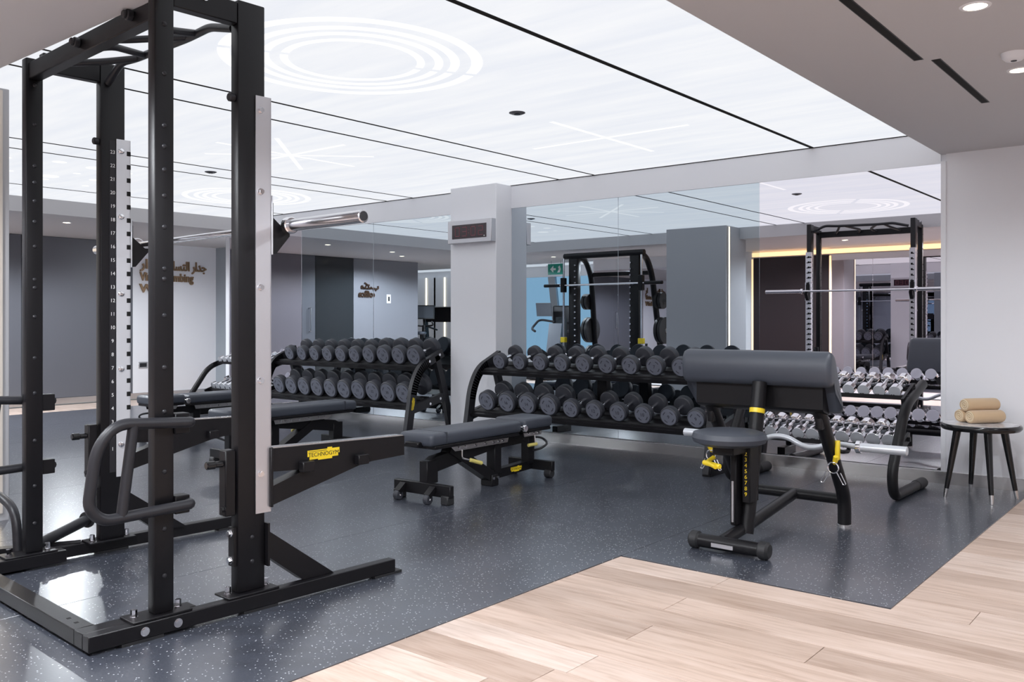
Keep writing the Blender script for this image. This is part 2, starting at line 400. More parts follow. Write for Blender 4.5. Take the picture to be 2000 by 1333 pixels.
# ---- left wall with doors, sign recess
lw = MB(); lw.box(XL-.15, XL, 6.95, 8.5, 0, HS); lw.box(XL-.15, XL-.06, 1.1, 6.95, 0, HS)
wl = struct(lw.build('wall_left', M['white']), 'far left wall of grey panels ending in a white lettered section', 'wall')
rb = MB().box(-13.4, -10.9, 8.4, 8.5, 0, HS).build('wall_recess', M['bluegrey']); struct(rb, 'blue grey end wall of the recess past the mirrors', 'wall')
def leaf(y0, y1, mk, name, label, hy=None):
    o = MB().box(XL-.06, XL, y0+.004, y1-.004, .09, HS-.004, .002).build(name, M[mk]); struct(o, label, 'door')
    if hy:
        MB().tube(fil([(XL, hy, 1.02), (XL+.045, hy, 1.02), (XL+.045, hy, 1.46), (XL, hy, 1.46)], .02), .011, 8).build('door_handle', M['steel'], o)
    return o
leaf(5.32, 6.95, 'greydoor', 'door_1', 'charcoal grey door leaf next to the lettered white wall', 5.40)
leaf(3.72, 5.32, 'greydoor', 'door_2', 'charcoal grey door leaf between dark glass and the other leaf', 3.86)
leaf(2.80, 3.72, 'darkglass', 'door_3', 'dark glass panel between grey door and office wall')
d4 = leaf(1.1, 2.80, 'greywall', 'door_4', 'lighter grey office panel lettered in bronze')
bl = MB(); bl.box(XL-.05, XL+.012, 1.1, 8.4, 0, .088, .002); struct(bl.build('baseboard_left', M['steel']), 'steel skirting along the far left wall', 'baseboard')
RX = (math.pi/2, 0, math.pi/2)     # text on a wall facing +x, read with +y to the right
def wall_text(s, size, y, z, mk, parent, name='letter_row', align='CENTER', wid=None):
    me = text_mesh(name, s, size, M[mk], .012, align, .006)
    o = put(name, me, parent, (XL+.016, y, z), RX)
    if wid:
        xs_ = [v.co.x for v in me.vertices]; o.scale = (wid/(max(xs_)-min(xs_)), 1, 1)
    return o
def Yl(u):   # sight line to the left wall
    r = (u-1000)/1733; a = math.radians(39.27); return XL*(math.cos(a)+r*math.sin(a))/(-math.sin(a)+r*math.cos(a))
sg = thing('wall_sign', 'bronze Arabic and English climbing wall lettering on white wall', 'sign', (0, 0, 0))
wall_text('\uFED6\uFEE0\uFEB4\uFE98\uFEDF\uFE8D \uFEAD\uFE8D\uFEAA\uFE9F', .20, (Yl(402)+Yl(322))/2, 2.09, 'gold', sg, wid=Yl(402)-Yl(322))
wall_text('\uFEAD\uFE8D', .20, Yl(281), 2.10, 'gold', sg)
wall_text('Virtual climbing', .18, (Yl(272)+Yl(377))/2, 1.905, 'gold', sg, wid=Yl(377)-Yl(272))
wall_text('Wall', .18, Yl(272)+.2, 1.72, 'gold', sg, wid=.40)
of = thing('office_sign', 'small dark bronze office lettering on light grey panel', 'sign', (0, 0, 0))
wall_text('\uFE90\uFE98\uFEDC\uFEE3', .17, 2.42, 1.90, 'darkbronze', of); wall_text('office', .17, 2.50, 1.74, 'darkbronze', of)
pt = thing('wall_switch', 'white framed switch plate on the light grey office panel', 'switch', (XL, 1.93, 1.66))
MB().box(0, .012, -.055, .055, -.09, .09, .003).build('plate', M['white'], pt); MB().box(.012, .016, -.02, .02, -.045, .045).build('rocker', M['ink'], pt)
so = thing('wall_socket', 'dark socket plate low on the lettered white wall', 'socket', (XL, Yl(279), .52))
MB().box(0, .012, -.075, .075, -.05, .05, .003).build('plate', M['steel'], so); MB().box(.012, .015, -.055, .055, -.03, .03).build('socket_face', M['blackgrey'], so)
dc = thing('door_closer', 'small grey door closer high in the recess', 'door closer', (-12.2, 8.4, 2.25))
MB().box(-.15, .15, -.06, 0, -.04, .04, .004).build('closer_body', M['alu'], dc); MB().bar((0, -.05, .05), (.25, -.15, .05), .02, .008).build('closer_arm', M['alu'], dc)
# ---- column with corner LED (left frame edge) 
cl = MB(); cl.box(-6.73, -5.75, 1.55, 2.23, 0, HC-.004, .003)
struct(cl.build('wall_column', M['column']), 'grey free-standing column with a glowing corner strip', 'column')
t = thing('led_strip', 'vertical glowing strip on the corner of the grey column', 'light strip', (-5.75, 2.15, 0))
MB().box(0, .012, -.02, .02, .05, HC-.02).build('diffuser', M['ledcool'], t)
for s_ in (-1, 1): MB().box(0, .014, s_*.03-.008, s_*.03+.008, .05, HC-.02).build('profile_edge', M['beige'], t)
# ---- wall behind the camera (seen in the mirrors)
wf = MB(); wf.box(-5.25, 3, YB-.15, YB, 0, HS); wf.box(-6.6, -5.25, YB-.15, YB-.02, 0, HS); wf.box(-10.0, -6.6, YB-.15, YB, 0, HS)
wfr = struct(wf.build('wall_front', M['white']), 'wall behind the camera with dark panel and mirrors', 'wall')
MB().box(-6.58, -5.27, YB-.02, YB, .08, HS-.12).build('dark_panel', M['brown'], wfr)
for x0, x1 in ((-9.98, -8.9), (-8.9, -7.8), (-7.8, -6.75), (-5.22, -4.56), (-4.56, -3.2), (-3.2, -1.9)):
    MB().box(x0+.001, x1-.001, YB, YB+.007, .1, 2.22, .001).build('mirror_panel', M['mirrorback'], wfr)
for k, x in enumerate((-6.6, -5.63, -5.245)):
    t = thing('led_strip', ['warm vertical strip at the outer edge of the dark panel','warm vertical strip on the dark brown panel','warm vertical strip beside the rear mirror'][k], 'light strip', (x, YB, 0), 0, 'warm strips on the rear wall')
    MB().box(-.014, .014, 0, .012, .05, HS-.14).build('diffuser', M['led'], t); MB().box(-.022, .022, -.002, .004, .05, HS-.14).build('profile', M['beige'], t)
t = thing('cove_light', 'warm horizontal cove glow at the top of the rear wall', 'light strip', (-3, YB, HS-.06))
MB().box(-3.6, 3.0, 0, .02, -.045, .03).build('diffuser', M['led'], t); MB().box(-3.6, 3.0, 0, .04, -.06, -.045).build('cove_lip', M['beige'], t)
wr = MB().box(3, 3.15, YB, 8.5, 0, HC); struct(wr.build('wall_right', M['white']), 'white wall closing the oak aisle on the right', 'wall')
we = MB(); we.box(-19.1, -19, -3.2, 2, 0, HC); we.box(-19, XL-.15, 1.1, 1.25, 0, HS); we.box(-10.0, -9.85, -3.2, YB-.15, 0, HC+.05)
struct(we.build('wall_cardio', M['greywall']), 'grey walls closing the cardio bay behind the doors', 'wall')
# window wall of the cardio bay
ww = MB(); ww.box(-19, -9.85, -3.3, -3.2, 0, .35); ww.box(-19, -9.85, -3.3, -3.2, 2.3, HC+.06)
wwall = struct(ww.build('wall_window', M['white']), 'low sill and lintel of the cardio bay window wall', 'wall')
x = -19; k = 0
while x < -10.1:
    wn_ = MB().bar((x+.25, -3.25, .35), (x, -3.25, 2.3), .2, .08, (0,1,0)).build('window_%d' % (k+1), M['mullion']); struct(wn_, 'slanted window bay %s from the far end of the cardio room' % (ordn(k) if k < 10 else 'last'), 'window')
    MB().box(x+.05, x+1.55, -3.26, -3.25, .35, 2.3).build('pane', M['pane'], wn_); x += 1.5; k += 1
for k, x in enumerate((-17.3, -16.6)):
    t = thing('led_strip', ['left vertical glowing strip by the cardio windows','right vertical glowing strip by the cardio windows'][k], 'light strip', (x, -3.12, 0), 0, 'strips by the windows')
    MB().box(-.014, .014, -.03, .0, .05, 2.4).build('diffuser', M['ledcool'], t); MB().box(-.42, .34, -.06, -.03, .05, 2.4).build('backing_panel', M['white'], t)
# exit sign
t = thing('exit_sign', 'green exit sign with white arrow hanging from the rear soffit', 'sign', (-10.7, -.3, HS))
MB().box(-.2, .2, -.012, .012, -.28, -.06, .003).build('sign_panel', M['exitgreen'], t)
MB().prism([(-.14, -.17), (-.06, -.1), (-.06, -.15), (.0, -.15), (.0, -.19), (-.06, -.19), (-.06, -.24)], 'y', .012, .016).build('arrow', M['numwhite'], t)
MB().prism([(.04, -.24), (.1, -.24), (.13, -.17), (.1, -.1), (.06, -.13), (.08, -.17)], 'y', .012, .016).build('running_figure', M['numwhite'], t)
for s_ in (-1, 1): MB().cyl((s_*.12, 0, -.06), (s_*.12, 0, 0), .006, 8).build('hanger', M['steel'], t)
# ---- clock on pillar
t = thing('digital_clock', 'steel framed digital clock reading 03:02 on the white pillar', 'clock', (-6.11, 6.85, 2.13))
ck = MB(); ck.box(-.30, .30, -.075, 0, -.118, .118, .004); ck.build('case', M['alu'], t)
MB().box(-.235, .235, -.078, -.074, -.072, .072).build('display_window', M['clockglass'], t)
SEG = {'0': 'abcdef', '3': 'abgcd', '2': 'abged'}
def digit(ch, x):
    m = MB(); wd, hh, th = .032, .048, .006
    P = {'a': (-wd, wd, hh-th, hh), 'd': (-wd, wd, -hh, -hh+th), 'g': (-wd, wd, -th/2, th/2), 'f': (-wd, -wd+th, 0, hh), 'b': (wd-th, wd, 0, hh), 'e': (-wd, -wd+th, -hh, 0), 'c': (wd-th, wd, -hh, 0)}
    for s_ in SEG[ch]:
        a, b, c, d = P[s_]; m.box(x+a, x+b, -.0795, -.078, c, d)
    return m
for ch, x in zip('0302', (-.16, -.06, .06, .16)): digit(ch, x).build('digit', M['ledred'], t)
cm = MB(); cm.box(-.003, .003, -.0795, -.078, .012, .02); cm.box(-.003, .003, -.0795, -.078, -.02, -.012); cm.build('colon', M['ledred'], t)
MB().cyl((.21, -.081, -.055), (.21, -.078, -.055), .006, 10).build('sensor_dot', M['numwhite'], t)
# ================================================================== POWER RACK
th = math.radians(3.0)
rk = thing('power_rack', 'tall black half rack with silver notched uprights in the left foreground', 'power rack', (-3.165, 1.49, .004), -th)
XC = -.7275
def mx(x, s): return x if s > 0 else 2*XC - x
def sbox(m, s, x0, x1, *a, **k):
    a0, a1 = sorted((mx(x0, s), mx(x1, s))); return m.box(a0, a1, *a, **k)
PM = {}
def piece(name, key, make, mk, parent, p, d=(0, 0, 1)):
    """small repeated piece: shared mesh made along +z, placed at p pointing to d"""
    if key not in PM:
        m_ = MB(); make(m_); PM[key] = m_.mesh(name, M[mk])
    return put(name, PM[key], parent, p, V((0, 0, 1)).rotation_difference(V(d)).to_euler())
def bolt(par, p, d, r=.013, L=.014, mk='chrome'):
    def mk_(m): m.cyl((0,0,-.001), (0,0,.004), r*1.25, 14); m.cyl((0,0,.003), (0,0,L), r, 6)
    return piece('bolt', ('bolt', r, L, mk), mk_, mk, par, p, d)
def dome(par, name, p, d, r, mk): return piece(name, (name, r, mk), lambda m: m.lathe([(r, -.001), (r*.85, r*.35), (r*.5, r*.55), (.0005, r*.62)], n=14), mk, par, p, d)
def stud(par, name, p, d, r, L, mk): return piece(name, (name, r, L, mk), lambda m: m.cyl((0,0,-.001), (0,0,L), r, 14), mk, par, p, d)
logo_txt = text_mesh('logo_text', 'TECHNOGYM', .026, M['ink'], .0004)
def logo(parent, loc, rot, sc=1.0):
    """yellow stepped nameplate with black lettering, in its own xy plane"""
    m = MB(); m.prism([(-.085,-.008),(-.075,-.008),(-.075,-.021),(-.03,-.021),(-.03,-.026),(.045,-.026),(.045,-.018),(.078,-.018),(.078,-.005),(.085,-.005),(.085,.019),(.045,.019),(.045,.025),(.02,.025),(.02,.019),(-.085,.019)], 'z', 0, .0015)
    o = m.build('nameplate', M['yellow'], parent); o.location = loc; o.rotation_euler = rot; o.scale = (sc, sc, sc)
    k = put('nameplate_lettering', logo_txt, o, (0, -.002, .0018))
    MB().box(-.08, .015, .0125, .0145, .0015, .002).build('nameplate_line', M['ink'], o)
for s in (1, -1):
    sbox(MB(), s, -.052, 0, 0, 1.42, .012, .07, bev=.003).build('base_beam', M['black'], rk)
    for y0 in (.12, .62, 1.30): sbox(MB(), s, -.050, -.002, y0, y0+.16, -.004, .012).build('rubber_foot', M['rubber'], rk)
    sbox(MB(), s, -.128, -.054, 0, .44, .012, .07, bev=.003).build('inner_beam', M['black'], rk)
    for y0, y1, nm in ((.165, .40, 'near'), (.555, .79, 'front')):
        sbox(MB(), s, -.122, -.008, y0, y1, .07, .079, bev=.002).build('foot_plate', M['black'], rk)
        for yy in (y0+.03, y1-.03): bolt(rk, (mx(-.068, s), yy, .079), (0, 0, 1), .012, .03)
    for yy in (.205, .335): bolt(rk, (mx(0, s), yy, .04), (s, 0, 0), .014, .008)
    sbox(MB(), s, -.098, -.04, .262, .340, .079, 2.47, bev=.006, seg=2).build('near_upright', M['black'], rk)
    sbox(MB(), s, -.098, -.04, .615, .740, .079, 2.52, bev=.006, seg=2).build('front_upright', M['black'], rk)
    # domed plugs down both uprights
    for z in (.22, .40, .62, .85, 1.02, 1.22, 1.36, 1.40, 1.56, 1.68, 1.78, 1.87, 1.95, 2.15, 2.34):
        dome(rk, 'hole_plug', (mx(-.04, s), .301, z), (s, 0, 0), .010, 'blackgrey'); dome(rk, 'hole_plug', (mx(-.098, s), .301, z), (-s, 0, 0), .010, 'blackgrey')
    for z in (.2, .30): dome(rk, 'hole_plug', (mx(-.04, s), .68, z), (s, 0, 0), .010, 'blackgrey')
    # diagonal brace with end plates
    x0, x1 = sorted((mx(-.085, s), mx(-.03, s)))
    MB().prism([(.752, .315), (.752, .205), (.925, .072), (1.085, .072)], 'x', x0, x1).build('brace', M['black'], rk)
    m = MB(); sbox(m, s, -.10, -.02, .742, .752, .17, .35); m.build('brace_plate', M['black'], rk)
    # silver notched rail: front plate and two flanges
    m = MB(); sbox(m, s, -.104, -.100, .693, .765, .395, 2.14); sbox(m, s, -.038, -.034, .693, .765, .395, 2.14)
    sbox(m, s, -.104, -.034, .762, .766, .395, 2.14)
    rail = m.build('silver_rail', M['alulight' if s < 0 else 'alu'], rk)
    for k in range(24):
        z = .46+k*.0695; key = ('notch', s)
        if key not in PM:
            m = MB(); m.box(-.012, .012, .7655, .7668, 0, .026); m.box(.015-.022, .015+.012, .7655, .7668, 0, .012) if s > 0 else m.box(-.027, .007, .7655, .7668, 0, .012)
            if s < 0: m.box(mx(-.1045, s)-.001-mx(-.075, s), mx(-.1035, s)+.001-mx(-.075, s), .746, .7665, 0, .024); m.box(.012, mx(-.1045, s)-mx(-.075, s), .7655, .7668, .004, .02)
            PM[key] = m.mesh('rail_notch', M['wallblack'])
        put('rail_notch', PM[key], rail, (mx(-.075, s), 0, z))
    for z in (.56, .95, 1.34, 1.74, 2.08):
        if s > 0: bolt(rail, (-.034, .715, z), (1, 0, 0), .011, .014)
        else: dome(rail, 'rail_bolt', (mx(-.104, s), .718, z), (1, 0, 0), .017, 'chrome')
    if s < 0:   # number strip
        xx = mx(-.0985, s)
        ns = MB().box(xx, xx+.0012, .66, .69, .42, 2.13).build('number_strip', M['blackgrey'], rk)
        for k in range(1, 24):
            put('height_number', text_mesh('height_number', str(k), .026, M['numwhite'], .0004), ns, (xx+.0018, .675, .54+(k-1)*.0695), (math.pi/2, 0, math.pi/2))
    # safety arm with its bracket and latch
    a0, a1 = sorted((mx(-.095, s), mx(-.03, s)))
    arm = MB(); arm.prism([(.768, .66), (1.50, .645), (1.50, .553), (1.30, .545), (1.06, .51), (.94, .552), (.768, .562)], 'x', a0, a1)
    arm.prism([(.768, .50), (.94, .552), (1.06, .51), (1.23, .535), (.768, .42)], 'x', a0, a1)
    arm = arm.build('safety_arm', M['black'], rk)
    MB().prism([(.775, .659), (1.495, .644), (1.495, .649), (.775, .664)], 'x', a0+.006, a1-.006).build('arm_liner', M['steel'], arm)
    for yy, zz in ((.90, .565), (1.20, .562)): MB().box(a1, a1+.035, yy, yy+.06, zz-.02, zz+.025, .003).build('peg_block', M['black'], arm)
    if s > 0: logo(arm, (a1+.0005, 1.03, .612), (math.pi/2, 0, math.pi/2))
    MB().box(a0-.012, a1+.012, .757, .768, .415, .665, .002).build('arm_end_plate', M['black'], arm)
    br = MB().box(a0-.01, a1-.022, .565, .612, .40, .67, .004).build('arm_bracket', M['black'], rk)
    m = MB(); m.rod(((a0+a1)/2-.01, .50, .615), ((a0+a1)/2-.01, .565, .615), .013); m.rod(((a0+a1)/2-.01, .49, .615), ((a0+a1)/2-.01, .53, .615), .017); m.build('latch_knob', M['blackgloss'], br)
    bolt(br, ((a0+a1)/2, .565, .43), (0, -1, 0), .012, .014, 'black')
    m = MB(); sbox(m, s, -.09, -.05, .60, .615, .19, .35); m.build('crossbar_plate', M['black'], rk)
    for zz in (.215, .325): bolt(rk, (mx(-.07, s), .60, zz), (0, -1, 0), .013, .016)
    # dip handle loop outside the near upright
    xo = mx(-.005, s); xi = mx(-.06, s)
    P = fil([(xi, .395, .805), (xo, .395, .805), (xo, .10, .822), (xo, .03, .74), (xo, .0, .53), (xo, .05, .475), (xo, .395, .487), (xi, .395, .487)], .06, 6)
    h = MB().tube(P, .021, 12).build('dip_handle', M['blackgrey'], rk)
    MB().tube([(xo, .165, .815), (xo, .12, .478)], .020, 12).build('handle_strut', M['blackgrey'], h)
    for z0, z1 in ((.76, .84), (.45, .52)): sbox(MB(), s, -.085, -.03, .34, .40, z0, z1, bev=.003).build('handle_bracket', M['black'], h)
    # top side beam
    sbox(MB(), s, -.095, -.043, .34, .615, 2.42, 2.51, bev=.004).build('top_side_beam', M['black'], rk)
    bolt(rk, (mx(-.043, s), .47, 2.49), (s, 0, 0), .012)
    m = MB(); m.rod((mx(-.07, s), .616, 2.12), (mx(-.07, s), .588, 2.12), .018); m.build('stop_knob', M['blackgrey'], rk)
MB().box(mx(-.128, -1), -.128, .0, .075, .012, .07, .003).build('front_cross_beam', M['black'], rk)
for x in (-.2, -.27, -1.2): MB().box(x-.008, x+.008, .03, .045, .07, .0705).build('beam_slot', M['wallblack'], rk)
MB().box(mx(-.098, -1), -.098, .272, .330, 2.365, 2.445, .004).build('top_cross_beam', M['black'], rk)
for x in (-.25, -.76):
    m = MB(); m.rod((x, .272, 2.412), (x, .245, 2.412), .022); m.rod((x, .247, 2.412), (x, .232, 2.412), .016); m.build('beam_knob', M['blackgrey'], rk)
# multi-grip pull-up bar
m = MB()
m.tube(fil([(-1.35, .65, 2.42), (-1.20, .65, 2.495), (-1.04, .65, 2.482), (-.52, .65, 2.472), (-.42, .65, 2.475), (-.33, .65, 2.478), (-.14, .65, 2.43)], .05), .018, 12)
for s in (1, -1):
    m.tube(fil([(XC+s*.42, .33, 2.41), (XC+s*.34, .50, 2.44), (XC+s*.28, .64, 2.475)], .05), .016, 10)
    m.tube(fil([(XC+s*.12, .33, 2.41), (XC+s*.06, .42, 2.44), (XC+s*.2, .64, 2.475)], .06), .016, 10)
m.build('pull_up_bar', M['blackgrey'], rk)
# plate storage horns outside the left side
h_ = MB().cyl((-1.46, .34, .085), (-1.64, .66, .135), .028, 14).build('storage_horn', M['blackgrey'], rk)
MB().cyl((-1.64, .66, .135), (-1.645, .668, .136), .044, 18).build('horn_flange', M['rubber'], h_); MB().cyl((-1.645, .668, .136), (-1.70, .76, .145), .024, 14).build('horn_end', M['blackgrey'], h_)
MB().tube(fil([(-1.90, .262, .31), (-1.70, .262, .31), (-1.49, .262, .27), (-1.46, .262, .05)], .12), .022, 12).build('storage_hoop', M['blackgrey'], rk)
MB().bar((-1.75, -.1, .05), (-1.44, .55, .05), .06, .05).build('storage_foot', M['black'], rk)
# j-hooks
hooks = []
for s, nm in ((1, 'right'), (-1, 'left')):
    t = thing('j_hook', 'black triangular bar hook on the %s silver rail of the rack' % nm, 'bar hook', (-3.165, 1.49, .004), -th, 'bar hooks on the rack')
    a0, a1 = sorted((mx(-.107, s), mx(-.031, s)))
    MB().prism([(.772, 1.727), (.784, 1.727), (.784, 1.64), (.85, 1.585), (.868, 1.585), (.868, 1.565), (.80, 1.485), (.772, 1.485)], 'x', (a0+a1)/2-.02, (a0+a1)/2+.02).build('hook_cheek', M['black'], t)
    MB().box(a0, a1, .768, .774, 1.48, 1.73, .001).build('hook_plate', M['alulight'], t)
    MB().box((a0+a1)/2-.026, (a0+a1)/2+.026, .775, .783, 1.50, 1.70).build('hook_liner', M['rubber'], t)
# barbell
bbl = thing('barbell', 'chrome Olympic barbell resting across the rack hooks', 'barbell', (-3.165, 1.49, .004), -th)
yb, zb = .842, 1.607
MB().rod((XC-.72, yb, zb), (XC+.72, yb, zb), .014).build('shaft', M['chrome'], bbl)
for s in (1, -1):
    sl = MB().rod((XC+s*.715, yb, zb), (XC+s*1.22, yb, zb), .0255, .004, 28).build('sleeve', M['sleeve'], bbl)
    MB().rod((XC+s*.70, yb, zb), (XC+s*.735, yb, zb), .036, .004, 28).build('collar', M['chrome'], sl)
    MB().cyl((XC+s*1.22, yb, zb), (XC+s*1.2215, yb, zb), .019, 20).build('end_cap', M['blackgrey'], sl)
# ================================================================== BENCHES
def make_bench():
    r = thing('adjustable_bench', '', 'bench')
    def pad(y0, y1, z0, z1, hw, name):
        o = MB().box(-hw, hw, y0, y1, z0, z1, .028, 4).build(name, M['vinyl'], r); return o
    bp = pad(-.70, .29, .375, .462, .15, 'back_pad')
    MB().box(-.153, .153, -.555, -.550, .385, .4635).build('pad_seam', M['dbrim'], bp)
    MB().box(-.145, .145, -.66, .26, .355, .378, .004).build('back_board', M['black'], r)
    MB().box(-.06, .06, -.735, -.68, .37, .405, .006).build('foot_catch', M['black'], r)
    pad(.325, .69, .385, .472, .15, 'seat_pad'); MB().box(-.14, .14, .34, .67, .365, .388, .004).build('seat_board', M['black'], r)
    hg = MB().rod((-.165, .307, .405), (.165, .307, .405), .014).build('hinge_pin', M['steel'], r)
    for s in (1, -1): MB().rod((s*.15, .307, .405), (s*.172, .307, .405), .026).build('hinge_cap', M['chrome'], hg)
    for s in (1, -1):
        x0, x1 = sorted((s*.085, s*.092))
        k = MB().prism([(-.45, .352), (.20, .352), (.185, .312), (-.40, .312)], 'x', x0, x1).build('ladder_rail', M['steel'], r)
        [stud(k, 'ladder_pin', (s*.092, y, .331), (s, 0, 0), .009, .006, 'chrome') for y in (-.36, -.29, -.18, -.07, .02, .08, .13)]
        k = MB().prism([(.38, .362), (.62, .362), (.61, .328), (.40, .328)], 'x', x0, x1).build('seat_rail', M['steel'], r)
        [stud(k, 'ladder_pin', (s*.092, y, .345), (s, 0, 0), .009, .006, 'chrome') for y in (.45, .52, .57)]
    # near foot with casters
    ft = MB().box(-.255, .255, -.64, -.60, .045, .125, .004).build('foot_bar', M['black'], r)
    for s in (1, -1):
        MB().box(s*.215-.032, s*.215+.032, -.655, -.585, 0, .06, .006).build('rubber_foot', M['rubber'], ft)
    for x in (-.16, .11):
        MB().bar((x, -.64, .10), (x, -.70, .055), .05, .03).build('caster_fork', M['black'], ft)
        w_ = MB().rod((x-.02, -.695, .034), (x+.02, -.695, .034), .034, .006).build('caster_wheel', M['dbrim'], ft)
        MB().rod((x-.028, -.695, .034), (x+.028, -.695, .034), .007).build('axle', M['chrome'], w_)
    MB().box(-.036, .036, -.62, -.51, .11, .265, .004).build('front_post', M['black'], r)
    MB().prism([(-.60, .25), (-.53, .285), (-.05, .335), (.56, .345), (.56, .275), (.10, .265), (-.15, .235), (-.51, .185), (-.51, .25)], 'x', -.034, .034).build('main_beam', M['black'], r)
    MB().bar((0, -.38, .33), (0, .10, .055), .085, .075, (0,0,1)).build('support_arm', M['black'], r)
    m = MB(); m.box(-.055, .055, .05, .13, 0, .085, .006); m.build('pivot_foot', M['black'], r)
    MB().bar((0, .08, .075), (0, .60, .095), .06, .065).build('lower_rail', M['black'], r)
    [stud(r, 'pivot_bolt', (s*.055, y, .06), (s, 0, 0), .010, .007, 'chrome') for s in (1, -1) for y in (.065, .115)]
    MB().box(-.04, .04, .10, .18, .08, .30, .004).build('mid_post', M['black'], r)
    MB().box(-.036, .036, .52, .60, .10, .37, .004).build('rear_post', M['black'], r)
    rf = MB().box(-.21, .21, .585, .625, .055, .13, .004).build('rear_foot_bar', M['black'], r)
    for s in (1, -1): MB().rod((s*.17-.03, .605, .035), (s*.17+.03, .605, .035), .035, .006).build('rubber_wheel', M['rubber'], rf)
    for s in (1, -1): logo(r, (s*.0315, .37, .088), (math.pi/2, 0, s*math.pi/2), .8)
    lv = MB().tube(fil([(.094, -.33, .315), (.10, -.34, .26), (.115, -.25, .235)], .02), .006, 8).build('back_lever', M['steel'], r)
    MB().rod((.113, -.27, .24), (.13, -.16, .205), .014).build('grip', M['paleyellow'], lv)
    lv = MB().tube(fil([(.094, .52, .33), (.10, .52, .27), (.10, .47, .262)], .02), .006, 8).build('seat_lever', M['steel'], r)
    MB().rod((.10, .54, .262), (.10, .43, .262), .013).build('grip', M['paleyellow'], lv)
    MB().tube(fil([(0, .62, .30), (.04, .70, .29), (.10, .69, .25), (.10, .60, .22), (.03, .58, .20)], .04), .009, 8).build('carry_handle', M['blackgrey'], r)
    return r
bA = make_bench(); bA.location = (-4.23, 4.83, .004); bA.rotation_euler = (0, 0, math.radians(2))
bA['label'] = 'nearest flat charcoal adjustable bench, in front of the white pillar'; bA['group'] = 'adjustable benches'
bB = copy_tree(bA); bB.location = (-6.5, 4.8, .004); bB.rotation_euler = (0, 0, math.radians(181)); bB['label'] = 'middle charcoal adjustable bench, partly behind the rack upright'
bC = copy_tree(bA); bC.location = (-8.27, 5.12, .004); bC.rotation_euler = (0, 0, math.radians(180)); bC['label'] = 'farthest charcoal adjustable bench, seen between the rack uprights'
# ================================================================== BLACK DUMBBELL RACKS
def make_dumbbell_rack(label, x0, x1):
    t = thing('dumbbell_rack', label, 'dumbbell rack', ((x0+x1)/2, 6.6, .004), 0, 'black dumbbell racks'); H = (x1-x0)/2
    for s in (1, -1):
        x = s*H
        P = fil([(x, -.33, .02), (x, -.235, .56), (x, -.13, .735), (x, .17, .865)], .17, 8)
        m = MB()
        for a, b in zip(P, P[1:]):
            d = (b-a).normalized(); m.bar(a-d*.006, b+d*.006, .05, .075, (1,0,0)) if False else m.bar(a-d*.008, b+d*.008, .075 if False else .05, .085, (0, -d.z, d.y))
        fr = m.build('front_leg', M['blackgrey'], t)
        bk = MB().bar((x, .33, 0), (x, .20, .50), .05, .075, (0,1,0)).bar((x, .20, .495), (x, .085, .84), .05, .07, (0,1,0)).build('back_leg', M['blackgrey'], t)
        MB().bar((x, -.285, .295), (x, .235, .415), .045, .085).build('side_brace', M['blackgrey'], t)
        [stud(t, 'bolt', (x+s*.025, y, z), (s, 0, 0), .014, .006, 'chrome') for y, z in ((-.02, .345), (.13, .39), (-.03, .785), (.12, .85))]
        m = MB(); m.box(x-.035, x+.035, -.36, -.10, 0, .07, .004); m.build('foot_block', M['black'], t)
        m = MB(); m.box(x-.035, x+.035, .26, .40, 0, .05, .004); m.build('rear_foot', M['rubber'], t)
        if s > 0: logo(fr, (x+.026, -.268, .36), (math.pi/2, math.radians(-80), math.pi/2), .75)
    for z, y0 in ((.712, -.145), (.322, -.295)):
        tl = math.radians(17); c, s_ = math.cos(tl), math.sin(tl)
        q = lambda d, n: (y0+d*c-n*s_, z+d*s_+n*c)
        m = MB()
        m.prism([q(0, 0), q(.32, 0), q(.32, -.025), q(0, -.03)], 'x', -H+.02, H-.02)
        tr = m.build('shelf_tray', M['black'], t)
        for d0 in (.05, .20): MB().prism([q(d0, 0), q(d0+.05, 0), q(d0+.05, .008), q(d0, .008)], 'x', -H+.03, H-.03).build('cradle_rail', M['rubber'], tr)
    MB().box(-.05, .05, .10, .17, .40, .76, .003).build('centre_stand', M['black'], t)
    return t
make_dumbbell_rack('two-tier charcoal dumbbell rack right of the clock pillar', -5.70, -3.17)
make_dumbbell_rack('two-tier charcoal dumbbell rack left of the clock pillar', -8.98, -6.50)
num_cache = {}
def num_mesh(s):
    if s not in num_cache: num_cache[s] = text_mesh('number_print', s, .042, M['dbmark'], .0004)
    return num_cache[s]
db_cache = {}
def dumbbell_parts(r):
    if r in db_cache: return db_cache[r]
    hl = .062+(r-.08)*.5; L = .175+hl; c = .008
    head = MB(); head.tube([(0,0,0), (0,.002,0), (0,c,0), (0,hl-c,0), (0,hl,0)], r, 30, rs=[r-.010, r-.006, r, r, r-.006])
    head = head.mesh('head', M['dbrim'])
    disc = MB(); disc.lathe([(.001, -.0025), (r*.845, -.0025), (r*.855, .001)], n=30, axis='y'); disc = disc.mesh('face_disc', M['dbface'])
    ring = MB(); 
    for a0 in (.5, 2.1, 3.7, 5.3):
        n = 7
        for k in range(n):
            a, b = a0+k*.1, a0+(k+1)*.1
            ring._f([ring.bm.verts.new((q*math.cos(g), -.0031, q*math.sin(g))) for q, g in ((r*.54, a), (r*.62, a), (r*.62, b), (r*.54, b))])
    ring = ring.mesh('face_print', M['dbmark'])
    hd = MB(); hd.tube([(0, hl-.004, 0), (0, hl+.02, 0), (0, L/2+.005, 0), (0, L-.02, 0), (0, L+.004, 0)], .015, 14, rs=[.015, .014, .017, .014, .015]); hd = hd.mesh('handle', M['chrome'])
    db_cache[r] = (head, disc, ring, hd, L); return db_cache[r]
